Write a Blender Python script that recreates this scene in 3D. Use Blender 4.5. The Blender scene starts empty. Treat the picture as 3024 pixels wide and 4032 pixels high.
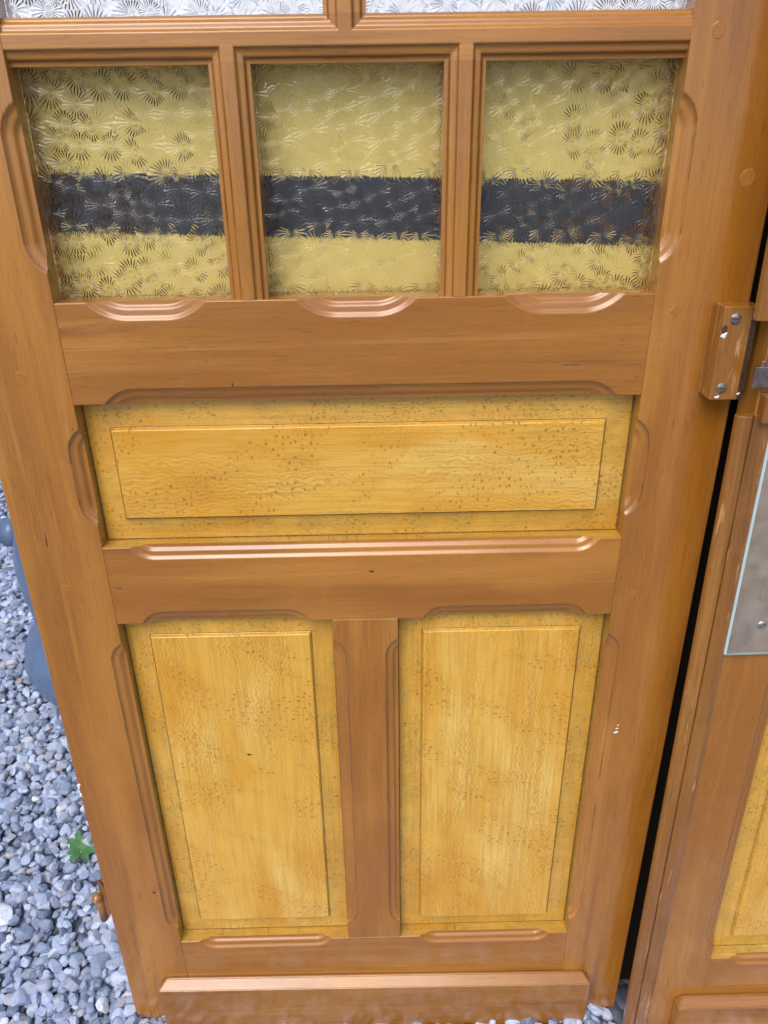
import bpy, bmesh, math, random
import numpy as np
from mathutils import Matrix, Vector, Euler

random.seed(7); rng = np.random.default_rng(11)
sc = bpy.context.scene
COL = sc.collection
MM = 0.001
LEAN = math.radians(7.0)
ROT = Matrix.Rotation(-LEAN, 4, 'X')

# ------------------------------------------------------------------ nodes
class NT:
    def __init__(self, name):
        self.m = bpy.data.materials.new(name); self.m.use_nodes = True
        self.t = self.m.node_tree; self.t.nodes.clear()
        self.out = self.t.nodes.new('ShaderNodeOutputMaterial')
    def n(self, typ, **kw):
        nd = self.t.nodes.new(typ)
        for k, v in kw.items():
            if k.startswith('i_'):
                key = k[2:]; key = int(key) if key.isdigit() else key.replace('_', ' ')
                self.set(nd.inputs[key], v)
            else: setattr(nd, k, v)
        return nd
    def set(self, sock, v):
        if isinstance(v, bpy.types.NodeSocket): self.t.links.new(v, sock)
        elif isinstance(v, (tuple, list)) and len(v) == 3 and sock.type == 'RGBA': sock.default_value = (*v, 1)
        else: sock.default_value = v
    def math(self, op, a, b=None, c=None, clamp=False):
        nd = self.t.nodes.new('ShaderNodeMath'); nd.operation = op; nd.use_clamp = clamp
        for i, v in enumerate((a, b, c)):
            if v is not None: self.set(nd.inputs[i], v)
        return nd.outputs[0]
    def vmul(self, v, s):
        nd = self.t.nodes.new('ShaderNodeVectorMath'); nd.operation = 'MULTIPLY'
        self.set(nd.inputs[0], v); nd.inputs[1].default_value = s
        return nd.outputs[0]
    def vadd(self, a, b):
        nd = self.t.nodes.new('ShaderNodeVectorMath'); nd.operation = 'ADD'
        self.set(nd.inputs[0], a); self.set(nd.inputs[1], b)
        return nd.outputs[0]
    def noise(self, vec, scale=1.0, detail=3.0, rough=0.55, dist=0.0):
        nd = self.n('ShaderNodeTexNoise'); self.set(nd.inputs['Vector'], vec)
        nd.inputs['Scale'].default_value = scale; nd.inputs['Detail'].default_value = detail
        nd.inputs['Roughness'].default_value = rough; nd.inputs['Distortion'].default_value = dist
        return nd.outputs[0]
    def step(self, v, a, b, lo=0.0, hi=1.0):
        nd = self.n('ShaderNodeMapRange'); nd.clamp = True; nd.interpolation_type = 'SMOOTHSTEP'
        self.set(nd.inputs[0], v)
        for i, x in ((1, a), (2, b), (3, lo), (4, hi)): self.set(nd.inputs[i], x)
        return nd.outputs[0]
    def mix(self, f, a, b, typ='MIX'):
        nd = self.n('ShaderNodeMix'); nd.data_type = 'RGBA'; nd.blend_type = typ; nd.clamp_factor = True
        self.set(nd.inputs[0], f); self.set(nd.inputs[6], a); self.set(nd.inputs[7], b)
        return nd.outputs[2]
    def coords(self, jitter=True):
        o = self.n('ShaderNodeTexCoord').outputs['Object']
        if not jitter: return o
        r = self.n('ShaderNodeObjectInfo').outputs['Random']
        c = self.n('ShaderNodeCombineXYZ')
        self.set(c.inputs[0], self.math('MULTIPLY', r, 13.7)); self.set(c.inputs[1], self.math('MULTIPLY', r, 5.1)); self.set(c.inputs[2], self.math('MULTIPLY', r, 29.3))
        return self.vadd(o, c.outputs[0])
    def bump(self, h, strength, dist, normal=None):
        b = self.n('ShaderNodeBump'); b.inputs['Strength'].default_value = strength; b.inputs['Distance'].default_value = dist
        self.set(b.inputs['Height'], h)
        if normal is not None: self.set(b.inputs['Normal'], normal)
        return b.outputs[0]
    def principled(self, color, rough, normal=None, **kw):
        p = self.n('ShaderNodeBsdfPrincipled')
        self.set(p.inputs['Base Color'], color); self.set(p.inputs['Roughness'], rough)
        if normal is not None: self.set(p.inputs['Normal'], normal)
        for k, v in kw.items(): self.set(p.inputs[k.replace('_', ' ')], v)
        self.t.links.new(p.outputs[0], self.out.inputs[0])
        return p

def grain_vec(nt, v, axis, across, along):
    return nt.vmul(v, (along, across, across) if axis == 'x' else (across, across, along))

def make_stained(name, axis, dark=1.0, worn=0.0):
    nt = NT(name); v = nt.coords()
    tone = nt.noise(grain_vec(nt, v, axis, 9, 1.1), 1, 3, .6, .6)
    mid = nt.noise(grain_vec(nt, v, axis, 38, 1.6), 1, 4, .6, .5)
    fine = nt.noise(grain_vec(nt, v, axis, 420, 9), 1, 3, .6)
    A = (.420*dark, .180*dark, .025*dark); B = (.325*dark, .124*dark, .012*dark); L = (.50*dark, .238*dark, .046*dark)
    c = nt.mix(nt.step(tone, .34, .62), A, B)
    c = nt.mix(nt.math('MULTIPLY', nt.step(mid, .5, .72), .55), c, L)
    c = nt.mix(nt.math('MULTIPLY', nt.step(fine, .42, .66), .42), c, (.25*dark, .090*dark, .014*dark))
    streak = nt.noise(grain_vec(nt, v, axis, 19, .9), 1, 5, .66, 1.2)
    c = nt.mix(nt.math('MULTIPLY', nt.step(streak, .545, .74), .66), c, (.15*dark, .050*dark, .009*dark))
    # cloudy rubbed patches of thin varnish
    patch = nt.noise(v, 14, 4, .6, .8)
    c = nt.mix(nt.math('MULTIPLY', nt.step(patch, .55, .72), .16), c, (.46, .215, .075))
    broad = nt.noise(grain_vec(nt, v, axis, 4.5, 2.2), 1, 2, .5, .8)
    c = nt.mix(nt.math('MULTIPLY', nt.step(broad, .38, .66), .34), c, (.30*dark, .105*dark, .012*dark))
    c = nt.mix(nt.math('MULTIPLY', nt.step(nt.noise(grain_vec(nt, v, axis, 7, 1.5), 1, 2, .5, .4), .54, .68), .34), c, (.58*dark, .26*dark, .040*dark))
    pore = nt.noise(grain_vec(nt, v, axis, 700, 38), 1, 2, .6)
    c = nt.mix(nt.math('MULTIPLY', nt.step(pore, .60, .68), .38), c, (.13*dark, .045*dark, .008*dark))
    # dents and flecks
    vo = nt.n('ShaderNodeTexVoronoi'); nt.set(vo.inputs['Vector'], grain_vec(nt, v, axis, 60, 34)); vo.inputs['Scale'].default_value = 1
    fleck = nt.math('MULTIPLY', nt.step(vo.outputs['Distance'], .05, .09, 1, 0), nt.step(nt.noise(v, 23, 2), .56, .60))
    c = nt.mix(nt.math('MULTIPLY', fleck, .5), c, (.09, .03, .010))
    if worn:
        w = nt.noise(grain_vec(nt, v, axis, 70, 7), 1, 4, .7, .4)
        c = nt.mix(nt.math('MULTIPLY', nt.step(w, .60, .66), worn), c, (.50, .27, .10))
    rgh = nt.step(nt.noise(grain_vec(nt, v, axis, 30, 6), 1, 4, .6), .3, .75, .22, .40)
    h = nt.math('ADD', nt.math('MULTIPLY', fine, .55), nt.math('MULTIPLY', nt.noise(v, 130, 3, .6), .45))
    h = nt.math('SUBTRACT', h, nt.math('MULTIPLY', fleck, .8))
    nrm = nt.bump(h, .32, .0006)
    big = nt.bump(nt.noise(grain_vec(nt, v, axis, 26, 5), 1, 2), .35, .0016, nrm)
    nt.principled(c, rgh, big, Specular_IOR_Level=.5, Coat_Weight=.75, Coat_Roughness=.13)
    return nt.m

def make_maple(name, axis, margin=False, dark=1.0):
    nt = NT(name); v = nt.coords()
    patch = nt.noise(grain_vec(nt, v, axis, 13, 4.0), 1, 4, .62, .9)
    fine = nt.noise(grain_vec(nt, v, axis, 330, 10), 1, 4, .7)
    fine2 = nt.noise(grain_vec(nt, v, axis, 120, 5), 1, 3, .6)
    D = lambda *c: tuple(x*dark for x in c)
    c = nt.mix(nt.step(patch, .42, .74, 0, .9), D(.71, .405, .056), D(.64, .29, .012))
    c = nt.mix(nt.step(nt.noise(grain_vec(nt, v, axis, 9, 2.4), 1, 3, .6, .5), .48, .70), c, D(.77, .52, .125))
    c = nt.mix(nt.math('MULTIPLY', nt.step(fine, .44, .64), .44), c, D(.47, .225, .026))
    c = nt.mix(nt.math('MULTIPLY', nt.step(fine2, .5, .72), .30), c, D(.50, .26, .035))
    # combed wavy grain
    sep = nt.n('ShaderNodeSeparateXYZ'); nt.set(sep.inputs[0], v)
    al, ac = (sep.outputs[0], sep.outputs[2]) if axis == 'x' else (sep.outputs[2], sep.outputs[0])
    wob = nt.math('MULTIPLY', nt.math('SINE', nt.math('ADD', nt.math('MULTIPLY', al, 390.0 if axis == 'z' else 230.0), nt.math('MULTIPLY', nt.noise(v, 20, 2), 11.0))), .0015)
    wob2 = nt.math('MULTIPLY', nt.noise(grain_vec(nt, v, axis, 22, 9), 1, 3), .042)
    ph = nt.math('ADD', nt.math('ADD', ac, wob), wob2)
    ln = nt.math('SINE', nt.math('MULTIPLY', ph, 1150.0))
    cover = nt.step(nt.noise(grain_vec(nt, v, axis, 15, 4.5), 1, 2), .40, .56)
    comb = nt.math('MULTIPLY', nt.math('MULTIPLY', nt.step(ln, -.1, .98), cover), nt.step(nt.noise(v, 160, 2), .25, .6, .35, 1))
    c = nt.mix(nt.math('MULTIPLY', comb, .14 if margin else .48), c, D(.40, .175, .020))
    # bird's-eye dots, drifting in slanting clusters
    rot = nt.n('ShaderNodeVectorRotate'); rot.rotation_type = 'Y_AXIS'; nt.set(rot.inputs['Vector'], v); rot.inputs['Angle'].default_value = .55 if axis == 'x' else -.42
    cl = nt.noise(nt.vmul(rot.outputs[0], (7, 9, 21)), 1, 2, .5, .5)
    clus = nt.step(cl, .50, .555)
    vo = nt.n('ShaderNodeTexVoronoi'); vo.voronoi_dimensions = '2D'; cxz = nt.n('ShaderNodeCombineXYZ'); nt.set(cxz.inputs[0], nt.math('MULTIPLY', al, 150.0)); nt.set(cxz.inputs[1], nt.math('MULTIPLY', ac, 112.0)); nt.set(vo.inputs['Vector'], cxz.outputs[0])
    vo.inputs['Scale'].default_value = 1; vo.inputs['Randomness'].default_value = 1
    cs = nt.n('ShaderNodeSeparateColor'); nt.set(cs.inputs[0], vo.outputs['Color'])
    ragged = nt.math('ADD', vo.outputs['Distance'], nt.math('MULTIPLY', nt.math('SUBTRACT', nt.noise(grain_vec(nt, v, axis, 420, 620), 1, 2), .5), .42))
    ragged = nt.math('ADD', ragged, nt.math('MULTIPLY', cs.outputs[0], .16))
    eye = nt.math('MULTIPLY', nt.math('MULTIPLY', nt.step(ragged, .14, .36, 1, 0), clus), nt.step(cs.outputs[1], .15, .75, .25, 1))
    c = nt.mix(nt.math('MULTIPLY', nt.step(cl, .47, .58), .14), c, D(.52, .235, .022))
    c = nt.mix(nt.math('MULTIPLY', eye, .72), c, D(.29, .105, .008))
    # pores
    po = nt.noise(grain_vec(nt, v, axis, 520, 210), 1, 2, .7)
    pm = nt.step(nt.noise(v, 15, 3, .6), .36, .58)
    c = nt.mix(nt.math('MULTIPLY', nt.math('MULTIPLY', nt.step(po, .56, .66), pm), .85 if margin else .26), c, D(.15, .066, .014))
    if margin:
        c = nt.mix(nt.math('MULTIPLY', nt.step(nt.noise(v, 30, 4, .7), .36, .70), .42), c, D(.44, .29, .052))
    rgh = nt.step(nt.noise(v, 40, 3), .3, .7, .24, .40)
    h = nt.math('ADD', nt.math('MULTIPLY', fine, .8), nt.math('MULTIPLY', nt.noise(v, 150, 3), .3))
    h = nt.math('SUBTRACT', h, nt.math('MULTIPLY', eye, .5))
    nrm = nt.bump(h, .45 if margin else .32, .0007)
    nt.principled(c, rgh, nrm, Specular_IOR_Level=.5, Coat_Weight=.5, Coat_Roughness=.16)
    return nt.m

def make_star_glass(name, relief, gloss):
    nt = NT(name); v = nt.coords()
    sep = nt.n('ShaderNodeSeparateXYZ'); nt.set(sep.inputs[0], v)
    cb = nt.n('ShaderNodeCombineXYZ'); nt.set(cb.inputs[0], sep.outputs[0]); nt.set(cb.inputs[1], sep.outputs[2])
    S = 42.0
    p = nt.vmul(cb.outputs[0], (S, S, S))
    vo = nt.n('ShaderNodeTexVoronoi'); vo.voronoi_dimensions = '2D'; nt.set(vo.inputs['Vector'], p)
    vo.inputs['Scale'].default_value = 1; vo.inputs['Randomness'].default_value = .85
    df = nt.n('ShaderNodeVectorMath'); df.operation = 'SUBTRACT'; nt.set(df.inputs[0], p); nt.set(df.inputs[1], vo.outputs['Position'])
    s2 = nt.n('ShaderNodeSeparateXYZ'); nt.set(s2.inputs[0], df.outputs[0])
    ang = nt.math('ARCTAN2', s2.outputs[1], s2.outputs[0])
    cs = nt.n('ShaderNodeSeparateColor'); nt.set(cs.inputs[0], vo.outputs['Color'])
    k = nt.math('MULTIPLY', ang, nt.math('ADD', nt.math('FLOOR', nt.math('MULTIPLY', cs.outputs[0], 4.0)), 10.0))
    k = nt.math('DIVIDE', k, math.pi)
    tri = nt.math('MULTIPLY', nt.math('PINGPONG', nt.math('ADD', k, cs.outputs[1]), .5), 1.0)
    r = vo.outputs['Distance']
    amp = nt.math('MULTIPLY', nt.math('MINIMUM', r, .55), 1.8)
    # flat facets: a ray's slope grows with the radius
    h = nt.math('MULTIPLY', tri, amp)
    b = nt.bump(h, 1.0, relief)
    nt.principled((1, 1, .995), .06, b, Transmission_Weight=1.0, IOR=1.34, Specular_IOR_Level=gloss)
    return nt.m

def simple(name, col, rough=.5, metal=0.0, bump=0.0, scale=200, var=.0):
    nt = NT(name); v = nt.coords()
    nz = nt.noise(v, scale, 4, .6)
    c = nt.mix(nt.math('MULTIPLY', nt.step(nz, .35, .7), var), col, tuple(x*.35 for x in col)) if var else col
    nrm = nt.bump(nz, bump, .001) if bump else None
    nt.principled(c, rough, nrm, Metallic=metal)
    return nt.m

M = {}
M['stile'] = make_stained('varnished wood upright grain', 'z')
M['rail'] = make_stained('varnished wood level grain', 'x')
M['kick'] = make_stained('varnished kick rail wood', 'x', .84)
M['strip'] = make_stained('scuffed varnished wood', 'z', .76, .9)
M['slab'] = simple('black gap blocker', (.018, .012, .008), .7, 0, .3, 60, .5)
M['mapx'] = make_maple('grained maple level', 'x'); M['mapxm'] = make_maple('grained maple level speckled', 'x', True, .93)
M['mapz'] = make_maple('grained maple upright', 'z'); M['mapzm'] = make_maple('grained maple upright speckled', 'z', True, .93)
M['quirk_x'] = make_stained('soiled shaded quirk level', 'x', .6)  # quirk lines: packed dirt plus overhang shade painted into the varnish colour
M['quirk_z'] = make_stained('soiled shaded quirk upright', 'z', .6)
M['ledge'] = make_maple('darker maple ledge', 'x', True, .72)  # same speckled maple, toned darker for the rail ledges
M['reveal'] = make_maple('grimy shaded maple reveal', 'z', True, .55)  # darker maple copy: shade of the recessed reveals put into the colour
M['seam'] = simple('dirt packed seam', (.21, .115, .030), .7, 0, .4, 260, .8)
M['glass'] = make_star_glass('starburst pattern glass', .00225, .35); M['glass_front'] = make_star_glass('starburst pattern glass front', .0015, .35)
nt = NT('smooth glass back'); nt.principled((1, 1, 1), .0, None, Transmission_Weight=1.0, IOR=1.34); M['back_glass'] = nt.m
nt = NT('clear plate glass'); hz = nt.step(nt.noise(nt.coords(), 55, 4, .6), .35, .7, .84, .92); nt.principled((.95, .97, .92), .10, None, Transmission_Weight=hz, IOR=1.5); M['plate'] = nt.m  # slightly opaque: a pale reflected haze is put into the glass colour
nt = NT('ground glass edge'); nt.principled((.46, .60, .60), .35, None); M['plate_edge'] = nt.m
M['peg'] = simple('varnished peg end grain', (.37, .150, .028), .32, 0, .2, 300, .25)
M['metal'] = simple('worn dull steel', (.34, .32, .33), .38, 1.0, .35, 260, .75)
M['bolt'] = simple('worn bronze latch', (.42, .34, .31), .32, 1.0, .2, 120, .6)
M['screw'] = simple('grey screw metal', (.30, .29, .30), .5, .8, .5, 500, .7)
M['zinc'] = simple('bright zinc screw', (.60, .62, .64), .35, 1.0, .3, 500, .4)
M['white'] = simple('white paint', (.82, .82, .80), .6, 0, .3, 300)
M['yellow'] = simple('yellow plastic', (1.0, .80, .23), .5, 0, .04, 30, .05)
M['band'] = simple('charcoal painted band', (.045, .052, .062), .4, 0, .05, 30, .2)
M['urn'] = simple('blue grey plastic', (.10, .155, .27), .24, 0, .05, 25, .25)
M['scar'] = simple('bare scratched wood', (.58, .36, .20), .6, 0, .2, 300, .3)
M['grime'] = simple('dark dirt mark', (.07, .028, .016), .6, 0, .2, 300, .3)
M['wall'] = simple('white weatherboard paint', (.83, .85, .88), .6, 0, .05, 20, .06)

nt = NT('leaf green'); v = nt.coords()
nt.principled(nt.mix(nt.noise(v, 60, 3), (.09, .30, .09), (.20, .42, .18)), .5, nt.bump(nt.noise(v, 250, 2), .4, .001)); M['leaf'] = nt.m
nt = NT('dry straw'); nt.principled((.36, .25, .15), .7); M['straw'] = nt.m

nt = NT('crushed stone')
geo = nt.n('ShaderNodeNewGeometry'); v = nt.n('ShaderNodeTexCoord').outputs['Object']
rnd = geo.outputs['Random Per Island']
ramp = nt.n('ShaderNodeValToRGB'); nt.set(ramp.inputs[0], rnd)
cr = ramp.color_ramp; cr.interpolation = 'LINEAR'
stops = [(0, (.09, .115, .18)), (.14, (.17, .215, .32)), (.32, (.25, .305, .43)), (.56, (.345, .41, .55)), (.78, (.47, .535, .67)), (.90, (.28, .305, .385)), (.96, (.37, .36, .39)), (.985, (.68, .72, .79)), (1, (.30, .24, .18))]
while len(cr.elements) < len(stops): cr.elements.new(.5)
for e, (p_, c_) in zip(cr.elements, stops): e.position = p_; e.color = (*c_, 1)
n1 = nt.noise(v, 330, 4, .65); n2 = nt.noise(v, 90, 4, .6, 1.0)
c = nt.mix(nt.math('MULTIPLY', nt.step(n1, .45, .75), .35), ramp.outputs[0], (.62, .66, .74))
c = nt.mix(nt.math('MULTIPLY', nt.step(n2, .52, .66), .35), c, (.12, .13, .17))
c = nt.mix(1.0, c, (.97, 1.0, 1.03), 'MULTIPLY')
nt.principled(c, .62, nt.bump(n1, .45, .0012)); M['stone'] = nt.m

nt = NT('fine gravel ground'); v = nt.n('ShaderNodeTexCoord').outputs['Object']
vo = nt.n('ShaderNodeTexVoronoi'); nt.set(vo.inputs['Vector'], v); vo.inputs['Scale'].default_value = 52
cs = nt.n('ShaderNodeSeparateColor'); nt.set(cs.inputs[0], vo.outputs['Color'])
c = nt.mix(cs.outputs[0], (.06, .07, .10), (.20, .23, .30))
nt.principled(c, .8, nt.bump(vo.outputs['Distance'], 1.0, -.012)); M['ground'] = nt.m

# ------------------------------------------------------------------ object helpers
def link(name, me, mats, parent=None):
    for m in (mats if isinstance(mats, (list, tuple)) else [mats]): me.materials.append(m)
    o = bpy.data.objects.new(name, me); COL.objects.link(o)
    if parent: o.parent = parent
    return o

def tag(o, label, cat, group=None, kind=None):
    if label: o['label'] = label
    if cat: o['category'] = cat
    if group: o['group'] = group
    if kind: o['kind'] = kind
    return o

def empty(name, mat):
    o = bpy.data.objects.new(name, None); COL.objects.link(o); o.matrix_world = mat; o.empty_display_size = .1
    return o

def bm_obj(name, bm, mats, parent=None, smooth=False):
    bmesh.ops.recalc_face_normals(bm, faces=bm.faces)
    me = bpy.data.meshes.new(name); bm.to_mesh(me); bm.free()
    if smooth: me.polygons.foreach_set('use_smooth', [True]*len(me.polygons))
    return link(name, me, mats, parent)

def add_box(bm, x0, x1, y0, y1, z0, z1, bev=0.0, seg=2, mat=0):
    r = bmesh.ops.create_cube(bm, size=1)
    for v_ in r['verts']:
        v_.co = Vector(((x0+x1)/2+v_.co.x*(x1-x0), (y0+y1)/2+v_.co.y*(y1-y0), (z0+z1)/2+v_.co.z*(z1-z0)))*MM
    fs = {f for v_ in r['verts'] for f in v_.link_faces}
    for f in fs: f.material_index = mat
    if bev:
        es = {e for v_ in r['verts'] for e in v_.link_edges}
        bmesh.ops.bevel(bm, geom=list(es), offset=bev*MM, segments=seg, affect='EDGES', profile=.5)

def lines(lo, hi, dense, coarse):
    """sorted grid lines from lo to hi; dense = list of (a, b, step)"""
    pts = {round(lo, 3), round(hi, 3)}
    for a, b, s in dense:
        a = max(a, lo); b = min(b, hi)
        if b <= a: continue
        n = max(1, int(round((b-a)/s)))
        pts |= {round(a+(b-a)*i/n, 3) for i in range(n+1)}
    pts = sorted(pts); out = []
    for i, p in enumerate(pts):
        if out and p-out[-1] < .12: continue
        out.append(p)
    out[-1] = hi
    full = [out[0]]
    for a, b in zip(out, out[1:]):
        n = max(1, int(math.ceil((b-a)/coarse)))
        full += [a+(b-a)*(i+1)/n for i in range(n)]
    return np.array(full)

def profile(q):
    """ovolo with a quirk at the face and a fillet at the opening; q mm in from the outline -> depth mm"""
    q = np.asarray(q, float)
    return np.interp(q, [0, .5, 3.6, 4.4, 9.2, 10.2, 13.2, 14.0, 18.0], [0, .45, 3.3, 3.7, 4.5, 5.0, 8.2, 8.7, 9.1])

class Scallop:
    """stopped moulding cut into one edge. side: 'x+','x-','z+','z-' = which way the wood lies from the opening edge"""
    def __init__(self, side, edge, s0, s1, W=18, R=31):
        self.side, self.edge, self.s0, self.s1, self.W, self.R = side, edge, s0, s1, W, R
        self.L = math.sqrt(max(R*R-(R-W)**2, 1))
    def depth(self, X, Z): return profile(self.qmap(X, Z))
    def qmap(self, X, Z):
        if self.side[0] == 'x': t = (X-self.edge)*(1 if self.side[1] == '+' else -1); s = Z
        else: t = (Z-self.edge)*(1 if self.side[1] == '+' else -1); s = X
        c = (self.s0+self.s1)/2; h = (self.s1-self.s0)/2
        inset = self.R-math.sqrt(self.R**2-(self.R-self.W)**2)
        h = h+inset
        px = np.abs(s-c)-(h-self.R); pt = t-(self.W-self.R)
        d = np.minimum(np.maximum(px, pt), 0)+np.hypot(np.maximum(px, 0), np.maximum(pt, 0))-self.R
        return -d*18.0/self.W
    def grime(self, X, Z):
        self_q = self.qmap(X, Z); w = .4*np.sin(X*.083+Z*.061)+.35*np.sin(X*.029-Z*.047+1)
        return (self_q > .1) & (self_q < 1.3+w)
    def dense_s(self):
        e = self.L+16
        return [(self.s0-2.5, self.s0+e, 1.3), (self.s1-e, self.s1+2.5, 1.3)]
    def dense_t(self):
        return (self.edge-.01, self.edge+self.W+2, .9) if self.side[1] == '+' else (self.edge-self.W-2, self.edge+.01, .9)

def grime_shade_grid(sca, X, Z):
    Xc = (X[:-1, :-1]+X[1:, 1:])/2; Zc = (Z[:-1, :-1]+Z[1:, 1:])/2; G = np.zeros_like(Xc, int)
    for s_ in sca:
        if s_.side != 'z-': G = np.where(s_.grime(Xc, Zc), 2, G)  # upward cuts catch the light and get no painted dark line
    return G

def round_edge(t, r):
    t = np.clip(t, 0, r); return r-np.sqrt(np.maximum(r*r-(r-t)**2, 0))

def heightfield(name, x, z, D, back, mats, parent, face_mat=0, side_mats=(0, 0, 0, 0), mat_grid=None, smooth=True):
    """front face is a grid at y = D (mm, into the door); walls run back to y = back. side_mats: x0, x1, z0, z1"""
    nx, nz = len(x), len(z)
    X, Z = np.meshgrid(x, z, indexing='ij')
    V = np.stack([X, D, Z], -1).reshape(-1, 3)
    idx = np.arange(nx*nz).reshape(nx, nz)
    q = np.stack([idx[:-1, :-1], idx[1:, :-1], idx[1:, 1:], idx[:-1, 1:]], -1).reshape(-1, 4)
    mi = (np.full(len(q), face_mat) if mat_grid is None else mat_grid.reshape(-1))
    verts = [V]; faces = [q]; mis = [mi]; sm = [np.ones(len(q), bool)]
    off = len(V)
    loops = [(idx[0, :], 0, False), (idx[-1, :], 1, True), (idx[:, 0], 2, True), (idx[:, -1], 3, False)]
    for lp, k, flip in loops:
        A = V[lp]; B = A.copy(); B[:, 1] = back; n = len(lp)
        verts += [A, B]
        i = np.arange(n-1)
        f = np.stack([off+i, off+i+1, off+n+i+1, off+n+i], -1)
        if not flip: f = f[:, ::-1]
        if k >= 2: f = f[:, ::-1]
        faces.append(f); mis.append(np.full(len(f), side_mats[k])); sm.append(np.zeros(len(f), bool))
        off += 2*n
    bk = np.array([[x[0], back, z[0]], [x[-1], back, z[0]], [x[-1], back, z[-1]], [x[0], back, z[-1]]])
    verts.append(bk); faces.append(np.array([[off+3, off+2, off+1, off]])); mis.append(np.array([0])); sm.append(np.array([False]))
    V = np.concatenate(verts)*MM; Fq = np.concatenate(faces); mi = np.concatenate(mis); sm = np.concatenate(sm)
    me = bpy.data.meshes.new(name)
    me.from_pydata(V.tolist(), [], Fq.tolist())
    me.polygons.foreach_set('material_index', mi.astype(np.int32)); me.polygons.foreach_set('use_smooth', sm & smooth)
    me.update()
    return link(name, me, mats, parent)

EDGE = [(0, .25), (.25, .6), (.6, 1.1), (1.1, 1.7), (1.7, 2.6)]
def edge_lines(e, sgn):
    return [(min(e+sgn*a, e+sgn*b), max(e+sgn*a, e+sgn*b), 9) for a, b in EDGE]

# ------------------------------------------------------------------ a panelled and glazed door leaf (mm, door space)
XL, XR, XO = -325.0, 325.0, 430.0
Z0, Z1, Z2, Z3, Z4, Z5, ZT = 0.0, 1263.5, 1149.0, 963.0, 849.0, 208.5, 2010.0
C1, C2 = -43.5, 43.5
ZG0, ZG1, ZTOP = 1484.5, 1524.5, 1900.0       # lower glass top, upper glass bottom, upper glass top
BACK = 43.0

def stile(root, sgn, r_out=2.0, xo=XO, foot=0.0):
    e = XL if sgn < 0 else XR
    sd = 'x-' if sgn < 0 else 'x+'
    sca = [Scallop(sd, e, 1294.5, 1455, 18.5, 36), Scallop(sd, e, 994, 1119.5, 17.5, 33), Scallop(sd, e, 242, 818, 18, 33)]
    x0, x1 = (-xo, e) if sgn < 0 else (e, xo)
    dz = []
    for s in sca: dz += s.dense_s()
    dz += edge_lines(Z0, 1)+edge_lines(ZT, -1)
    dx = [sca[0].dense_t()]+edge_lines(sgn*xo, -sgn)+edge_lines(e, sgn)
    if foot: dz += [(0, 30, 1.5)]
    x = lines(x0, x1, dx, 30); z = lines(Z0, ZT, dz, 60)
    X, Z = np.meshgrid(x, z, indexing='ij')
    D = np.zeros_like(X)
    for s in sca: D = np.maximum(D, s.depth(X, Z))
    D = np.maximum(D, round_edge(np.abs(X-sgn*xo), r_out))
    D = np.maximum(D, round_edge(np.abs(X-e), 1.0))
    D = np.maximum(D, round_edge(np.abs(Z-Z0), 2.0))
    if foot:   # rounded outer foot corner
        xc, zc = sgn*(xo-foot), foot
        inside = (np.abs(X) > xo-foot) & (Z < foot)
        rr = np.hypot(X-xc, Z-zc)
        k = np.where(inside & (rr > foot), foot/np.maximum(rr, 1e-6), 1.0)
        Xn = xc+(X-xc)*k; Zn = zc+(Z-zc)*k
    o = heightfield('stile', x, z, D, BACK, [M['stile'], M['reveal'], M['quirk_z']], root, mat_grid=grime_shade_grid(sca, X, Z))
    me = o.data
    if foot:
        n = len(x)*len(z)
        for i, vtx in enumerate(me.vertices):
            X_, Z_ = vtx.co.x/MM, vtx.co.z/MM
            if abs(X_) > xo-foot and Z_ < foot:
                r_ = math.hypot(X_-xc, Z_-zc)
                if r_ > foot: vtx.co.x = (xc+(X_-xc)*foot/r_)*MM; vtx.co.z = (zc+(Z_-zc)*foot/r_)*MM
    # the reveal beside the maple panels is grained like them
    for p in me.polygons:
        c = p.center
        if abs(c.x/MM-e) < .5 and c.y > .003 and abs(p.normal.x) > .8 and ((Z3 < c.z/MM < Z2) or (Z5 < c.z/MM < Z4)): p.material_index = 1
    return o

def rail(root, name, z0, z1, top, bottom, mats, zr_top=1.0, zr_bot=1.0, top_maple=False, bot_maple=False, x0=XL, x1=XR):
    dx = edge_lines(x0, 1)+edge_lines(x1, -1); dz = edge_lines(z0, 1)+edge_lines(z1, -1)
    for s in top+bottom: dx += s.dense_s(); dz.append(s.dense_t())
    x = lines(x0, x1, dx, 60); z = lines(z0, z1, dz, 30)
    X, Z = np.meshgrid(x, z, indexing='ij'); D = np.zeros_like(X)
    for s in top+bottom: D = np.maximum(D, s.depth(X, Z))
    D = np.maximum(D, round_edge(np.abs(Z-z1), zr_top)); D = np.maximum(D, round_edge(np.abs(Z-z0), zr_bot))
    D = np.maximum(D, round_edge(np.abs(X-x0), .7)); D = np.maximum(D, round_edge(np.abs(X-x1), .7))
    return heightfield(name, x, z, D, BACK, mats, root, 0, (0, 0, 1 if bot_maple else 0, 1 if top_maple else 0), grime_shade_grid(top+bottom, X, Z))

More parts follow.
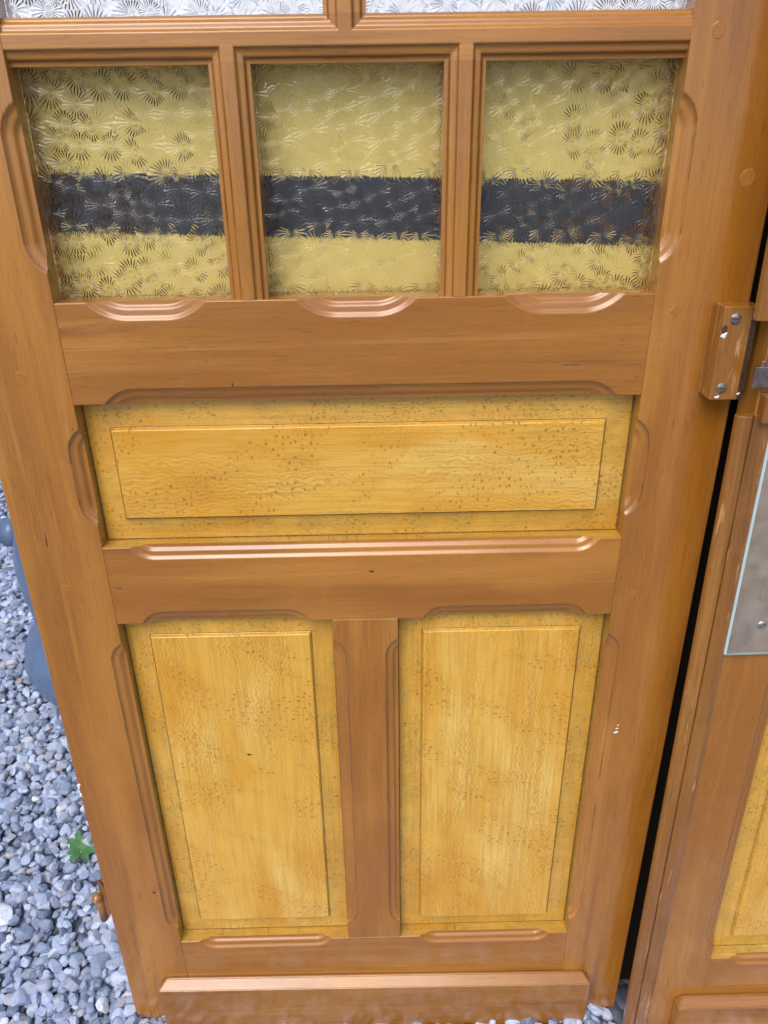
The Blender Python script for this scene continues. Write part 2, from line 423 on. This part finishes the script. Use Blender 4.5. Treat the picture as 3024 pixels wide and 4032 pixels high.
def panel(root, x0, x1, z0, z1, fx0, fx1, fz0, fz1, mats, label=None):
    st = 2.4
    dx = [(fx0-1.0, fx0+st+.5, .5), (fx1-st-.5, fx1+1.0, .5)]; dz = [(fz0-1.0, fz0+st+.5, .5), (fz1-st-.5, fz1+1.0, .5)]
    dx += [(x0, x0+1.8, .6), (x1-1.8, x1, .6)]; dz += [(z0, z0+1.8, .6), (z1-1.8, z1, .6)]
    x = lines(x0, x1, dx, 12); z = lines(z0, z1, dz, 12)
    X, Z = np.meshgrid(x, z, indexing='ij')
    t = np.minimum(np.minimum((X-fx0), (fx1-X)), np.minimum(Z-fz0, fz1-Z))     # inside the field > 0
    to = np.minimum(np.minimum((X-x0)/(fx0-x0), (x1-X)/(x1-fx1)), np.minimum((Z-z0)/(fz0-z0), (z1-Z)/(z1-fz1)))
    D = np.where(t > 0, np.where(t < st, 18.6-4.6*t/st, 14.0), 22.5-3.6*np.clip(to, 0, 1))
    Xc = (X[:-1, :-1]+X[1:, 1:])/2; Zc = (Z[:-1, :-1]+Z[1:, 1:])/2
    tc = np.minimum(np.minimum((Xc-fx0), (fx1-Xc)), np.minimum(Zc-fz0, fz1-Zc))
    mg = np.where(tc > st*.6, 0, 1)
    ec = np.minimum(np.minimum(Xc-x0, x1-Xc), np.minimum(Zc-z0, z1-Zc))
    mg = np.where(ec < 1.7, 2, mg)
    mg = np.where((tc < 0) & (tc > -.95), 2, mg)
    return heightfield('panel', x, z, D, 30, mats, root, 0, (1, 1, 1, 1), mg)

BIG = 1e5
def bar_depth(X, Z, panes):
    """sash moulding: mitred ovolo round every pane opening"""
    D = np.zeros_like(X)
    for (a, b, c, d) in panes:
        t = np.maximum(np.maximum(a-X, X-b), np.maximum(c-Z, Z-d))    # distance out from the opening
        q = 14.0-t
        D = np.maximum(D, np.where(t < 14.0, profile(q*18/14.0*.98), 0))
    return D

def bars(root, panes, x0, x1, z0, z1, name, mats, horizontal):
    dense_x = []; dense_z = []
    for (a, b, c, d) in panes:
        for e_, sg in ((a, -1), (b, 1)):
            if abs(e_) < BIG/2: dense_x.append((min(e_, e_+sg*16), max(e_, e_+sg*16), .8))
        for e_, sg in ((c, -1), (d, 1)):
            if abs(e_) < BIG/2: dense_z.append((min(e_, e_+sg*16), max(e_, e_+sg*16), .8))
    x = lines(x0, x1, dense_x, 40); z = lines(z0, z1, dense_z, 40)
    X, Z = np.meshgrid(x, z, indexing='ij'); D = bar_depth(X, Z, panes)
    if horizontal: D = np.maximum(D, round_edge(np.abs(X-x0), .6)); D = np.maximum(D, round_edge(np.abs(X-x1), .6))
    Xc = (X[:-1, :-1]+X[1:, 1:])/2; Zc = (Z[:-1, :-1]+Z[1:, 1:])/2; G = np.zeros_like(Xc, int)
    wob = .35*np.sin(Xc*.09+Zc*.07)+.3*np.sin(Xc*.031-Zc*.043+2)
    for (a, b, c, d) in panes:
        t = np.maximum(np.maximum(a-Xc, Xc-b), np.maximum(c-Zc, Zc-d))
        up = (c-Zc >= t-1e-6) & (abs(c) < BIG/2)                    # upward faces catch the light, so no dark line is painted
        q = (14.0-t)*18/14
        dirt = ((q > .2) & (q < 2.4+wob)) | ((q > 10.4) & (q < 13.0+wob))
        G = np.where((t < 14) & (t > 0) & dirt & ~up, 2, G)
    return heightfield(name, x, z, D, BACK, mats, root, 0, (0, 0, 0, 0), G)

def disc(bm, x, z, r, y0, y1, n=8, rot=0.0, squash=1.0):
    a = [bm.verts.new(((x+r*math.cos(rot+2*math.pi*i/n))*MM, y0*MM, (z+squash*r*math.sin(rot+2*math.pi*i/n))*MM)) for i in range(n)]
    b = [bm.verts.new(((x+.82*r*math.cos(rot+2*math.pi*i/n))*MM, y1*MM, (z+.82*squash*r*math.sin(rot+2*math.pi*i/n))*MM)) for i in range(n)]
    bm.faces.new(b)
    for i in range(n): bm.faces.new((a[i], a[(i+1) % n], b[(i+1) % n], b[i]))

def screw(root, x, y, z, r, mat, slot_ang=0.0, cross=False):
    bm = bmesh.new()
    bmesh.ops.create_uvsphere(bm, u_segments=24, v_segments=12, radius=r*MM)
    for f in [f for f in bm.faces if f.calc_center_median().z < -r*MM*.05]: bm.faces.remove(f)
    for v_ in bm.verts: v_.co.z *= .42
    # the driver slot is cut as a groove by pushing vertices down
    bmesh.ops.subdivide_edges(bm, edges=bm.edges[:], cuts=2, use_grid_fill=True)
    for v_ in bm.verts:
        if v_.co.z > r*MM*.1:
            for ang in ((slot_ang, slot_ang+math.pi/2) if cross else (slot_ang,)):
                d = abs(-math.sin(ang)*v_.co.x+math.cos(ang)*v_.co.y)
                l = abs(math.cos(ang)*v_.co.x+math.sin(ang)*v_.co.y)
                if d < r*MM*.17 and (not cross or l < r*MM*.62): v_.co.z -= r*MM*.42
    bm.transform(Matrix.Translation(Vector((x, y, z))*MM) @ Matrix.Rotation(math.pi/2, 4, 'X'))
    return bm_obj('screw', bm, mat, root)

def blob(root, name, x, y, z, sx, sz, mat, thick=.6, seed=0):
    bm = bmesh.new(); bmesh.ops.create_icosphere(bm, subdivisions=3, radius=1)
    r_ = random.Random(seed); ph = [r_.uniform(0, 6.28) for _ in range(4)]
    for v_ in bm.verts:
        a = math.atan2(v_.co.z, v_.co.x); k = 1+.28*math.sin(2*a+ph[0])+.22*math.sin(3*a+ph[1])+.16*math.sin(5*a+ph[2])
        v_.co = Vector(((x+v_.co.x*sx*k), y+v_.co.y*thick, z+v_.co.z*sz*k))*MM
    return bm_obj(name, bm, mat, root, True)

def kick_board(root):
    bm = bmesh.new()
    def ring(x, y0, y1, z): return [bm.verts.new(Vector((p[0], p[1], p[2]-p[0]*.0125))*MM) for p in ((-x, y0, z), (x, y0, z), (x, y1, z), (-x, y1, z))]
    rs = [ring(371, -.4, -20, -9), ring(371, -.4, -20, 104.5), ring(359, -.4, -4.5, 113.5)]
    bm.faces.new(rs[0][::-1]); bm.faces.new(rs[2])
    for a, b in zip(rs, rs[1:]):
        for i in range(4): bm.faces.new((a[i], a[(i+1) % 4], b[(i+1) % 4], b[i]))
    bmesh.ops.bevel(bm, geom=[e for e in bm.edges], offset=1.1*MM, segments=2, affect='EDGES')
    return bm_obj('kick_board', bm, M['kick'], root)

def build_leaf(root, foot_left=0.0):
    W, Rr = 18, 31
    stile(root, -1, foot=foot_left); stile(root, 1)
    fr = [M['rail'], M['ledge'], M['quirk_x']]
    rail(root, 'bottom_rail', Z0, Z5, [Scallop('z-', Z5, -294.5, -71, W, Rr), Scallop('z-', Z5, 76, 296, W, Rr)], [], fr, top_maple=True)
    rail(root, 'middle_rail', Z4, Z3, [Scallop('z-', Z3, -290.5, 297, W, Rr)], [Scallop('z+', Z4, -292, -73, W, Rr), Scallop('z+', Z4, 76.5, 292, W, Rr)], fr, top_maple=True)
    rail(root, 'lock_rail', Z2, Z1, [Scallop('z-', Z1, a, b, 20, 60) for a, b in ((-292, -162), (-64.5, 66.5), (162, 292))], [Scallop('z+', Z2, -290, 296, 18, 45)], fr, zr_top=1.4)
    rail(root, 'top_rail', ZTOP, ZT, [], [], fr)
    sm = [Scallop('x+', C1, 245, 817, 17.5, 33), Scallop('x-', C2, 245, 817, 17.5, 33)]
    dz = edge_lines(Z5, 1)+edge_lines(Z4, -1)
    for s in sm: dz += s.dense_s()
    x = lines(C1, C2, [s.dense_t() for s in sm]+edge_lines(C1, 1)+edge_lines(C2, -1), 20); z = lines(Z5, Z4, dz, 60)
    X, Z = np.meshgrid(x, z, indexing='ij'); D = np.maximum(sm[0].depth(X, Z), sm[1].depth(X, Z))
    for t in (X-C1, C2-X): D = np.maximum(D, round_edge(t, 1.0))
    for t in (Z-Z5, Z4-Z): D = np.maximum(D, round_edge(t, .7))
    heightfield('mullion', x, z, D, BACK, [M['stile'], M['reveal'], M['quirk_z']], root, 0, (1, 1, 0, 0), grime_shade_grid(sm, X, Z))
    panel(root, XL, XR, Z3, Z2, -295, 293, 995, 1114.5, [M['mapx'], M['mapxm'], M['seam']])
    panel(root, XL, C1, Z5, Z4, -291.5, -74, 242, 819, [M['mapz'], M['mapzm'], M['seam']])
    panel(root, C2, XR, Z5, Z4, 77, 292, 236, 819, [M['mapz'], M['mapzm'], M['seam']])
    # sash bars
    m1, m2, n1, n2, u1, u2 = -135.5, -95.0, 92.0, 132.5, -23.0, 17.5
    lower = [(-BIG, m1, -BIG, ZG0), (m2, n1, -BIG, ZG0), (n2, BIG, -BIG, ZG0)]
    upper = [(-BIG, u1, ZG1, BIG), (u2, BIG, ZG1, BIG)]
    sb = [M['rail'], M['mapxm'], M['quirk_x']]; sv = [M['stile'], M['mapzm'], M['quirk_z']]
    bars(root, lower+upper, XL, XR, ZG0, ZG1, 'transom', sb, True)
    bars(root, lower[:2], m1, m2, Z1, ZG0, 'glazing_bar', sv, False)
    bars(root, lower[1:], n1, n2, Z1, ZG0, 'glazing_bar', sv, False)
    bars(root, upper, u1, u2, ZG1, ZTOP, 'glazing_bar', sv, False)
    for a, b, c, d in ((XL, m1, Z1, ZG0), (m2, n1, Z1, ZG0), (n2, XR, Z1, ZG0), (XL, u1, ZG1, ZTOP), (u2, XR, ZG1, ZTOP)):
        bm = bmesh.new(); add_box(bm, a+.2, b-.2, 25, 29, c+.2, d-.2)
        for f in bm.faces: yc = f.calc_center_median().y; f.material_index = 0 if yc > .0285 else 2 if yc < .0255 else 1
        bm_obj('glass_pane', bm, [M['glass'], M['back_glass'], M['glass_front']], root)
    # bed of putty behind the glass
    kick_board(root)

# ------------------------------------------------------------------ left leaf
left = empty('panelled_door', ROT.copy())
tag(left, 'whole varnished wooden door with yellow maple-grained panels, three patterned glass panes with a dark band behind, beside a black gap', 'door', 'varnished panelled doors')
build_leaf(left, 26)

for (x_, z_, r_, n_, rt) in ((350, 1506, 7.5, 8, .2), (403, 1377, 9, 9, .5), (349.5, 1244, 7.5, 4, 0), (-378, 1181.5, 8, 7, .4), (349, 879, 7, 4, .7), (-381, 905, 6.5, 4, .78)):
    bm = bmesh.new(); disc(bm, x_, z_, r_, .3, -.28, n_, rt, 1.15)
    bm_obj('peg', bm, M['peg'], left)

# lock keeper
bm = bmesh.new()
kx0, kx1, ky, kz0, kz1 = 390, 428.5, -31, 1151.5, 1254
pts = [(kx0, 0), (kx0, ky+2), (kx0+2, ky), (kx1-8.5, ky), (kx1-.8, ky+2.2), (kx1, ky+7), (kx1, 0)]
rings = []
for zz, ins in ((kz0, .8), (kz0+1, 0), (kz1-1, 0), (kz1, .8)):
    rings.append([bm.verts.new(Vector((p[0]+(ins if p[0] < 400 else -ins), p[1]+(ins if p[1] < -1 else -.3), zz))*MM) for p in pts])
for a, b in zip(rings, rings[1:]):
    for i in range(len(pts)):
        f = bm.faces.new((a[i], a[(i+1) % len(pts)], b[(i+1) % len(pts)], b[i]))
        if i in (3, 4): f.material_index = 1
bm.faces.new(rings[0][::-1]); bm.faces.new(rings[-1])
keeper = bm_obj('lock_keeper', bm, [M['strip'], M['metal']], left); keeper['label'] = 'brown painted lock keeper with two slotted screws and worn metal edge'
for (x_, z_) in ((403, 1241), (401.5, 1165)): screw(keeper, x_, ky+.2, z_, 6.2, M['screw'], -.12)
for k, (x_, z_, a_, b_) in enumerate(((393.5, 1223.5, 3.6, 2.4), (398, 1155, 2.0, 1.7), (421, 1158.5, 1.8, 1.2))):
    blob(keeper, 'paint_spot', x_, ky-.1, z_, a_, b_, M['white'], .7, k)
bm = bmesh.new(); disc(bm, 393.5, 1230, 3.2, ky+.3, ky-.25, 12, 0, 1.6); bm_obj('nail_hole', bm, M['grime'], keeper)
# chips and marks on the varnish
for k, (x_, z_, a_, b_, mt) in enumerate(((355.5, 646, 3.4, 1.8, 'white'), (356.5, 653, 1.6, 1.2, 'white'), (357, 659, 1.2, .8, 'white'), (-429, 566, 2.5, 4.5, 'white'), (-429, 548, 2.0, 3.0, 'white'))):
    blob(left, 'paint_chip', x_, -.05, z_, a_, b_, M[mt], .35, 20+k)
for k, (x_, z_, a_, b_) in enumerate(((-176, 606, 3.6, 1.5),)):
    blob(left, 'dirt_mark', x_, 13.9, z_, a_, b_, M['grime'], .3, 30+k)
for k, (x_, z_, a_, b_) in enumerate(((-315, 905, 4.5, .9), (-352, 332, 2.2, 3.2), (10, 922, 4, 1.2), (-392, 975, .8, 10), (-142, 1170, .8, 2.8), (240, 1186, 9, .6))):
    blob(left, 'scuff_mark', x_, -.02, z_, a_, b_, M['grime'], .22, 40+k)
# hinge leaf standing off the left edge
bm = bmesh.new()
n = 22; cx, zc = -436.5, 309
ft = []; bk = []
for i in range(n):
    a = math.pi*i/(n-1)-math.pi/2
    ft.append(((cx-5+13*math.cos(a)), (zc+45*math.sin(a))))
for y_, L in ((6, ft), (11, bk)):
    pass
va = [bm.verts.new(Vector((p, 5, q))*MM) for p, q in ft]; vb = [bm.verts.new(Vector((p, 10, q))*MM) for p, q in ft]
bm.faces.new(va); bm.faces.new(vb[::-1])
for i in range(n): bm.faces.new((va[i], va[(i+1) % n], vb[(i+1) % n], vb[i]))
bmesh.ops.bevel(bm, geom=bm.edges[:], offset=.8*MM, segments=1, affect='EDGES')
hinge = bm_obj('hinge', bm, [M['strip']], left)
bm = bmesh.new()
bmesh.ops.create_uvsphere(bm, u_segments=20, v_segments=14, radius=8.6*MM, matrix=Matrix.Translation(Vector((-446, 2, 320))*MM))
bmesh.ops.create_cone(bm, cap_ends=True, segments=16, radius1=6.2*MM, radius2=6.2*MM, depth=52*MM, matrix=Matrix.Translation(Vector((-445, 6, 290))*MM))
bm_obj('hinge_pin', bm, make_stained('chipped brown paint on metal', 'z', .9, 1.0), hinge, True)

# ------------------------------------------------------------------ right leaf, standing 50 mm in front
right = empty('panelled_door', ROT @ Matrix.Translation((.877, -.050, 0)) @ Matrix.Rotation(math.radians(-.6), 4, 'Y'))
tag(right, 'cropped varnished wooden door at right edge with clear glass finger plate, latch bolt and scuffed cover strip', 'door', 'varnished panelled doors')
build_leaf(right)
xe = -440.0    # leaf-space x of the stile edge
for z0_, z1_ in ((2, 1146), (1249, 2004)):
    bm = bmesh.new()
    prof = [(-430.4, 3), (-450.5, 3), (-452, 1), (-452, -5), (-450, -8), (-443.6, -9.5), (-437, -9.5), (-435.6, -8), (-435.2, -2.0), (-433.6, -2.0), (-432.6, -5.6), (-431, -5.9), (-415, -5.6), (-409.5, -3.2), (-408.5, -.3), (-430.4, -.3)]
    rr = [[bm.verts.new(Vector((p, q, zz))*MM) for p, q in prof] for zz in (z0_, z1_)]
    k = len(prof)
    for i in range(k): bm.faces.new((rr[0][i], rr[0][(i+1) % k], rr[1][(i+1) % k], rr[1][i]))
    bm.faces.new(rr[0][::-1]); bm.faces.new(rr[1])
    bmesh.ops.bevel(bm, geom=[e for e in bm.edges], offset=.6*MM, segments=1, affect='EDGES')
    bm_obj('cover_strip', bm, M['strip'], right)
bm = bmesh.new(); add_box(bm, -429, -318, -16, -.2, 1139, 1171, 2.0); add_box(bm, -429, -318, -3, -.2, 1171, 1244, 1.0); lk = bm_obj('rim_lock', bm, M['strip'], right)
bm = bmesh.new(); add_box(bm, -443.5, -415, -9, -3, 1178, 1201, .8); add_box(bm, -437, -432, -7.5, -4, 1200, 1207, 1.2)
bm_obj('latch_bolt', bm, M['bolt'], lk)
bm = bmesh.new(); add_box(bm, -412, -336, -7.2, -.4, 824, 1126, 2.2, 1)
for f in bm.faces:
    if abs(f.normal.y) < .9: f.material_index = 1
fp = bm_obj('finger_plate', bm, [M['plate'], M['plate_edge']], right); fp['label'] = 'clear glass finger plate with blue-green edges'
for x_ in (-373, ):
    for z_ in (871, 1082): screw(fp, x_, -7.1, z_, 5.6, M['zinc'], .75, True)

# ------------------------------------------------------------------ things behind the doors
slab = empty('gap_blocker', ROT @ Matrix.Translation((.405, .046, 0)))  # unseen slab, added to keep light out of the gap
tag(slab, 'added dark slab, unseen behind the doors, that blocks light so the gap stays black', 'light blocker')
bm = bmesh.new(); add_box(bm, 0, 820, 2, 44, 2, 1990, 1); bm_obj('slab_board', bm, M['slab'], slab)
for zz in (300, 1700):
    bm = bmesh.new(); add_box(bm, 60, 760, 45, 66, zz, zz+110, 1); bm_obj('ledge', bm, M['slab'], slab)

board = empty('plastic_sheet', ROT @ Matrix.Translation((0, .0500, 0)))
tag(board, 'yellow plastic sheet with a charcoal band seen through the three lower patterned glass panes', 'plastic sheet')
bm = bmesh.new(); add_box(bm, -400, 400, 0, 2.2, 2, 1500, .4); bm_obj('sheet', bm, M['yellow'], board)
bm = bmesh.new()
vs = [bm.verts.new(Vector(p)*MM) for p in ((-327, -.8, 1390), (-327, -.8, 1331), (345, -.8, 1306), (345, -.8, 1373))]
ws = [bm.verts.new(v_.co+Vector((0, .7*MM, 0))) for v_ in vs]
bm.faces.new(vs); bm.faces.new(ws[::-1])
for i in range(4): bm.faces.new((vs[i], ws[i], ws[(i+1) % 4], vs[(i+1) % 4]))
bm_obj('band', bm, M['band'], board)

wall = empty('weatherboard_wall', Matrix.Translation((0, 3.6, 0)))
tag(wall, 'white painted weatherboard wall far behind the door, seen through the upper glass', 'wall')
bm = bmesh.new()
for i in range(18):
    z_ = i*150
    vs = [bm.verts.new(Vector(p)*MM) for p in ((-2600, -22, z_), (2600, -22, z_), (2600, -4, z_+152), (-2600, -4, z_+152), (-2600, 60, z_), (2600, 60, z_), (2600, 60, z_+150), (-2600, 60, z_+150))]
    for f in ((0, 1, 2, 3), (4, 7, 6, 5), (0, 4, 5, 1), (3, 2, 6, 7), (0, 3, 7, 4), (1, 5, 6, 2)): bm.faces.new([vs[k] for k in f])
bm_obj('boarding', bm, M['wall'], wall)

# blue-grey vessel on the gravel behind the left edge
urn = empty('plastic_urn', Matrix.Translation((-.714, .87, .0)))
tag(urn, 'glossy blue-grey plastic urn with a flared foot and side knob, on gravel behind the door', 'urn')
prof = [(.135, .0), (.155, .008), (.180, .038), (.195, .078), (.198, .108), (.191, .145), (.173, .182), (.152, .212), (.1425, .238), (.1425, .27), (.1465, .32), (.149, .36), (.148, .40), (.143, .44), (.133, .48), (.118, .52), (.10, .54), (.07, .55)]
bm = bmesh.new(); seg = 72; rr = []
for r_, z_ in prof: rr.append([bm.verts.new((r_*math.cos(2*math.pi*i/seg), r_*math.sin(2*math.pi*i/seg), z_)) for i in range(seg)])
for a, b in zip(rr, rr[1:]):
    for i in range(seg): bm.faces.new((a[i], a[(i+1) % seg], b[(i+1) % seg], b[i]))
bm.faces.new(rr[-1])
bm_obj('urn_body', bm, M['urn'], urn, True)
bm = bmesh.new()
bmesh.ops.create_cone(bm, cap_ends=True, segments=32, radius1=.036, radius2=.034, depth=.05, matrix=Matrix.Translation((-.139, .0, .475)) @ Matrix.Rotation(math.radians(83), 4, 'Y'))
bmesh.ops.bevel(bm, geom=[e for e in bm.edges if e.calc_face_angle(0) > .8], offset=.006, segments=3, affect='EDGES')
bm_obj('side_knob', bm, M['urn'], urn, True)

# ------------------------------------------------------------------ ground and gravel
bm = bmesh.new()
vs = [bm.verts.new(p) for p in ((-60, -60, -.012), (60, -60, -.012), (60, 60, -.012), (-60, 60, -.012))]; bm.faces.new(vs)
tag(bm_obj('ground', bm, M['ground']), None, None, None, 'structure')

def stone_shape(sub, r_):
    bm = bmesh.new(); bmesh.ops.create_icosphere(bm, subdivisions=sub, radius=1)
    P = np.array([v_.co[:] for v_ in bm.verts]); Fc = np.array([[v_.index for v_ in f.verts] for f in bm.faces]); bm.free()
    for _ in range(12):
        n_ = r_.normal(size=3); n_ /= np.linalg.norm(n_); d = r_.uniform(.55, .85)
        k = P @ n_; P = P-np.outer(np.maximum(k-d, 0), n_)
    P *= np.array([1.0, r_.uniform(.66, .95), r_.uniform(.5, .78)])
    return P, Fc

hi = [stone_shape(3, rng) for _ in range(14)]; lo = [stone_shape(2, rng) for _ in range(10)]
Vs = []; Fs = []; off = 0
def scatter(x0, x1, y0, y1, sp, keep, zoff):
    global off
    nx, ny = int((x1-x0)/sp), int((y1-y0)/sp)
    for i in range(nx):
        for j in range(ny):
            x_ = x0+(i+.5*(j % 2)+rng.uniform(-.42, .42))*sp; y_ = y0+(j+rng.uniform(-.42, .42))*sp
            k = keep(x_, y_)
            if not k: continue
            P, Fc = (hi[rng.integers(len(hi))] if k == 2 else lo[rng.integers(len(lo))])
            s = .0130*math.exp(rng.normal(0, .26))
            if rng.random() < .025: s *= 1.55
            e = Euler((rng.normal(0, .35), rng.normal(0, .35), rng.uniform(0, 6.28)))
            Rm = np.array(e.to_matrix())
            Q = (P*s) @ Rm.T + np.array([x_, y_, zoff+rng.uniform(-.004, .004)])
            Vs.append(Q); Fs.append(Fc+off); off += len(Q)
def in_view(x_, y_):
    # the strip of yard left of the door that the photograph can see, and the gap under it
    xe_ = -.36-(y_)*.53
    return (-1.75 < x_ < xe_ and -.25 < y_ < 2.3) or (-.75 < x_ < .75 and -.12 < y_ < .10)
def keep(x_, y_):
    if (x_+.73)**2+(y_-.87)**2 < .14**2: return 0
    if x_ > .418 and -.04 < y_ < .12: return 0
    if in_view(x_, y_): return 2
    if y_ > .18 and x_ > -.2: return 0
    return 1
scatter(-1.9, 1.0, -.5, 2.3, .0168, keep, -.004)
scatter(-1.8, -.3, -.2, 2.2, .0235, lambda x_, y_: 2 if in_view(x_, y_) and not (x_ > .418 and -.04 < y_) and (x_+.73)**2+(y_-.87)**2 > .16**2 else 0, .006)
V = np.concatenate(Vs); F = np.concatenate(Fs)
me = bpy.data.meshes.new('gravel')
me.vertices.add(len(V)); me.vertices.foreach_set('co', V.astype(np.float32).ravel())
me.loops.add(F.size); me.loops.foreach_set('vertex_index', F.astype(np.int32).ravel())
me.polygons.add(len(F)); me.polygons.foreach_set('loop_start', np.arange(0, F.size, 3, dtype=np.int32)); me.polygons.foreach_set('loop_total', np.full(len(F), 3, np.int32))
me.polygons.foreach_set('use_smooth', np.zeros(len(F), bool))
me.update(calc_edges=True); me.validate()
tag(link('gravel', me, M['stone']), 'loose crushed blue-grey gravel covering the yard', 'gravel', None, 'stuff')

# weed
weed = empty('weed', Matrix.Translation((-.628, .325, .0)))
tag(weed, 'small bright green weed with lobed leaves sprouting from gravel beside the door', 'weed')
for k in range(7):
    a = k*2*math.pi/7+rng.uniform(-.3, .3); L = rng.uniform(.030, .048); lift = rng.uniform(.25, .75)
    bm = bmesh.new(); rows = []
    nseg = 12
    for i in range(nseg+1):
        t = i/nseg
        w = .0125*math.sin(math.pi*min(1, t**.7*.97+.02))*(1+.45*math.sin(t*22+k))*(.35+.65*t) + .0008
        r_ = t*L*math.cos(lift*(1-.6*t)); h = .012+t*L*math.sin(lift)*(1-.45*t)
        rows.append([bm.verts.new((r_, s_*w, h+abs(s_)*w*.25)) for s_ in (-1, -.5, 0, .5, 1)])
    for a_, b_ in zip(rows, rows[1:]):
        for i in range(4): bm.faces.new((a_[i], a_[i+1], b_[i+1], b_[i]))
    ret = bmesh.ops.solidify(bm, geom=bm.faces[:], thickness=.0005)
    bm.transform(Matrix.Rotation(a, 4, 'Z'))
    bm_obj('leaf', bm, M['leaf'], weed, True)
bm = bmesh.new(); bmesh.ops.create_cone(bm, cap_ends=True, segments=8, radius1=.003, radius2=.002, depth=.022, matrix=Matrix.Translation((0, 0, .004)))
bm_obj('stem', bm, M['leaf'], weed, True)

# dry straw on the gravel
bm = bmesh.new()
p0, p1 = Vector((-1.13, .83, .012)), Vector((-.98, .90, .016)); prev = None
for i in range(9):
    t = i/8; c = p0.lerp(p1, t)+Vector((0, .004*math.sin(t*3), .004*math.sin(t*3)))
    ring = [bm.verts.new(c+Vector((0, .0016*math.cos(2*math.pi*k/6), .0016*math.sin(2*math.pi*k/6)))) for k in range(6)]
    if prev:
        for k in range(6): bm.faces.new((prev[k], prev[(k+1) % 6], ring[(k+1) % 6], ring[k]))
    prev = ring
tag(bm_obj('straw_stalk', bm, M['straw'], None, True), 'thin dry straw stalk lying on the gravel beside the urn', 'straw')

# ------------------------------------------------------------------ camera
p, y, r = (math.radians(a) for a in (26.15819148, -.58337936, -.87028088))
right0 = Vector((math.cos(y), math.sin(y), 0)); fw0 = Vector((-math.sin(y), math.cos(y), 0)); up0 = Vector((0, 0, 1))
fw = fw0*math.cos(p)-up0*math.sin(p); up = up0*math.cos(p)+fw0*math.sin(p)
Rv = right0*math.cos(r)+up*math.sin(r); Uv = up*math.cos(r)-right0*math.sin(r)
mat = Matrix((Rv, Uv, -fw)).transposed().to_4x4(); mat.translation = Vector((.0185036, -.8474959, 1.422182))
cam = bpy.data.cameras.new('camera'); co = bpy.data.objects.new('camera', cam); COL.objects.link(co)
co.matrix_world = ROT @ mat
cam.sensor_fit = 'AUTO'; cam.sensor_width = 36; cam.lens = 36*3029.83/4032
cam.clip_start = .02; cam.clip_end = 300
cam.dof.use_dof = True; cam.dof.focus_distance = 1.08; cam.dof.aperture_fstop = 11
sc.camera = co

# ------------------------------------------------------------------ light: overcast sky
SUN_EL, SUN_AZ = math.radians(58), math.radians(-26)     # azimuth from the camera side (-Y), towards -X
w = bpy.data.worlds.new('World'); sc.world = w; w.use_nodes = True
t = w.node_tree; bg = t.nodes['Background']; sky = t.nodes.new('ShaderNodeTexSky')
sky.sky_type = 'NISHITA'; sky.sun_disc = False; sky.sun_elevation = SUN_EL
dirv = Vector((math.sin(SUN_AZ)*math.cos(SUN_EL), -math.cos(SUN_AZ)*math.cos(SUN_EL), math.sin(SUN_EL)))
sky.sun_rotation = math.atan2(dirv.x, dirv.y)
sky.air_density = 1.0; sky.dust_density = 4.0; sky.ozone_density = 1.0
t.links.new(sky.outputs[0], bg.inputs[0]); bg.inputs[1].default_value = .118
sun = bpy.data.lights.new('sun', 'SUN'); sun.energy = .9; sun.angle = math.radians(42); sun.color = (1, .985, .96)
so = bpy.data.objects.new('sun', sun); COL.objects.link(so); so.rotation_euler = dirv.to_track_quat('Z', 'Y').to_euler()

sc.view_settings.view_transform = 'Standard'; sc.view_settings.look = 'None'
sc.view_settings.exposure = 0.74; sc.view_settings.gamma = 1.0; sc.view_settings.use_curve_mapping = False
sc.cycles.max_bounces = 10; sc.cycles.transmission_bounces = 8
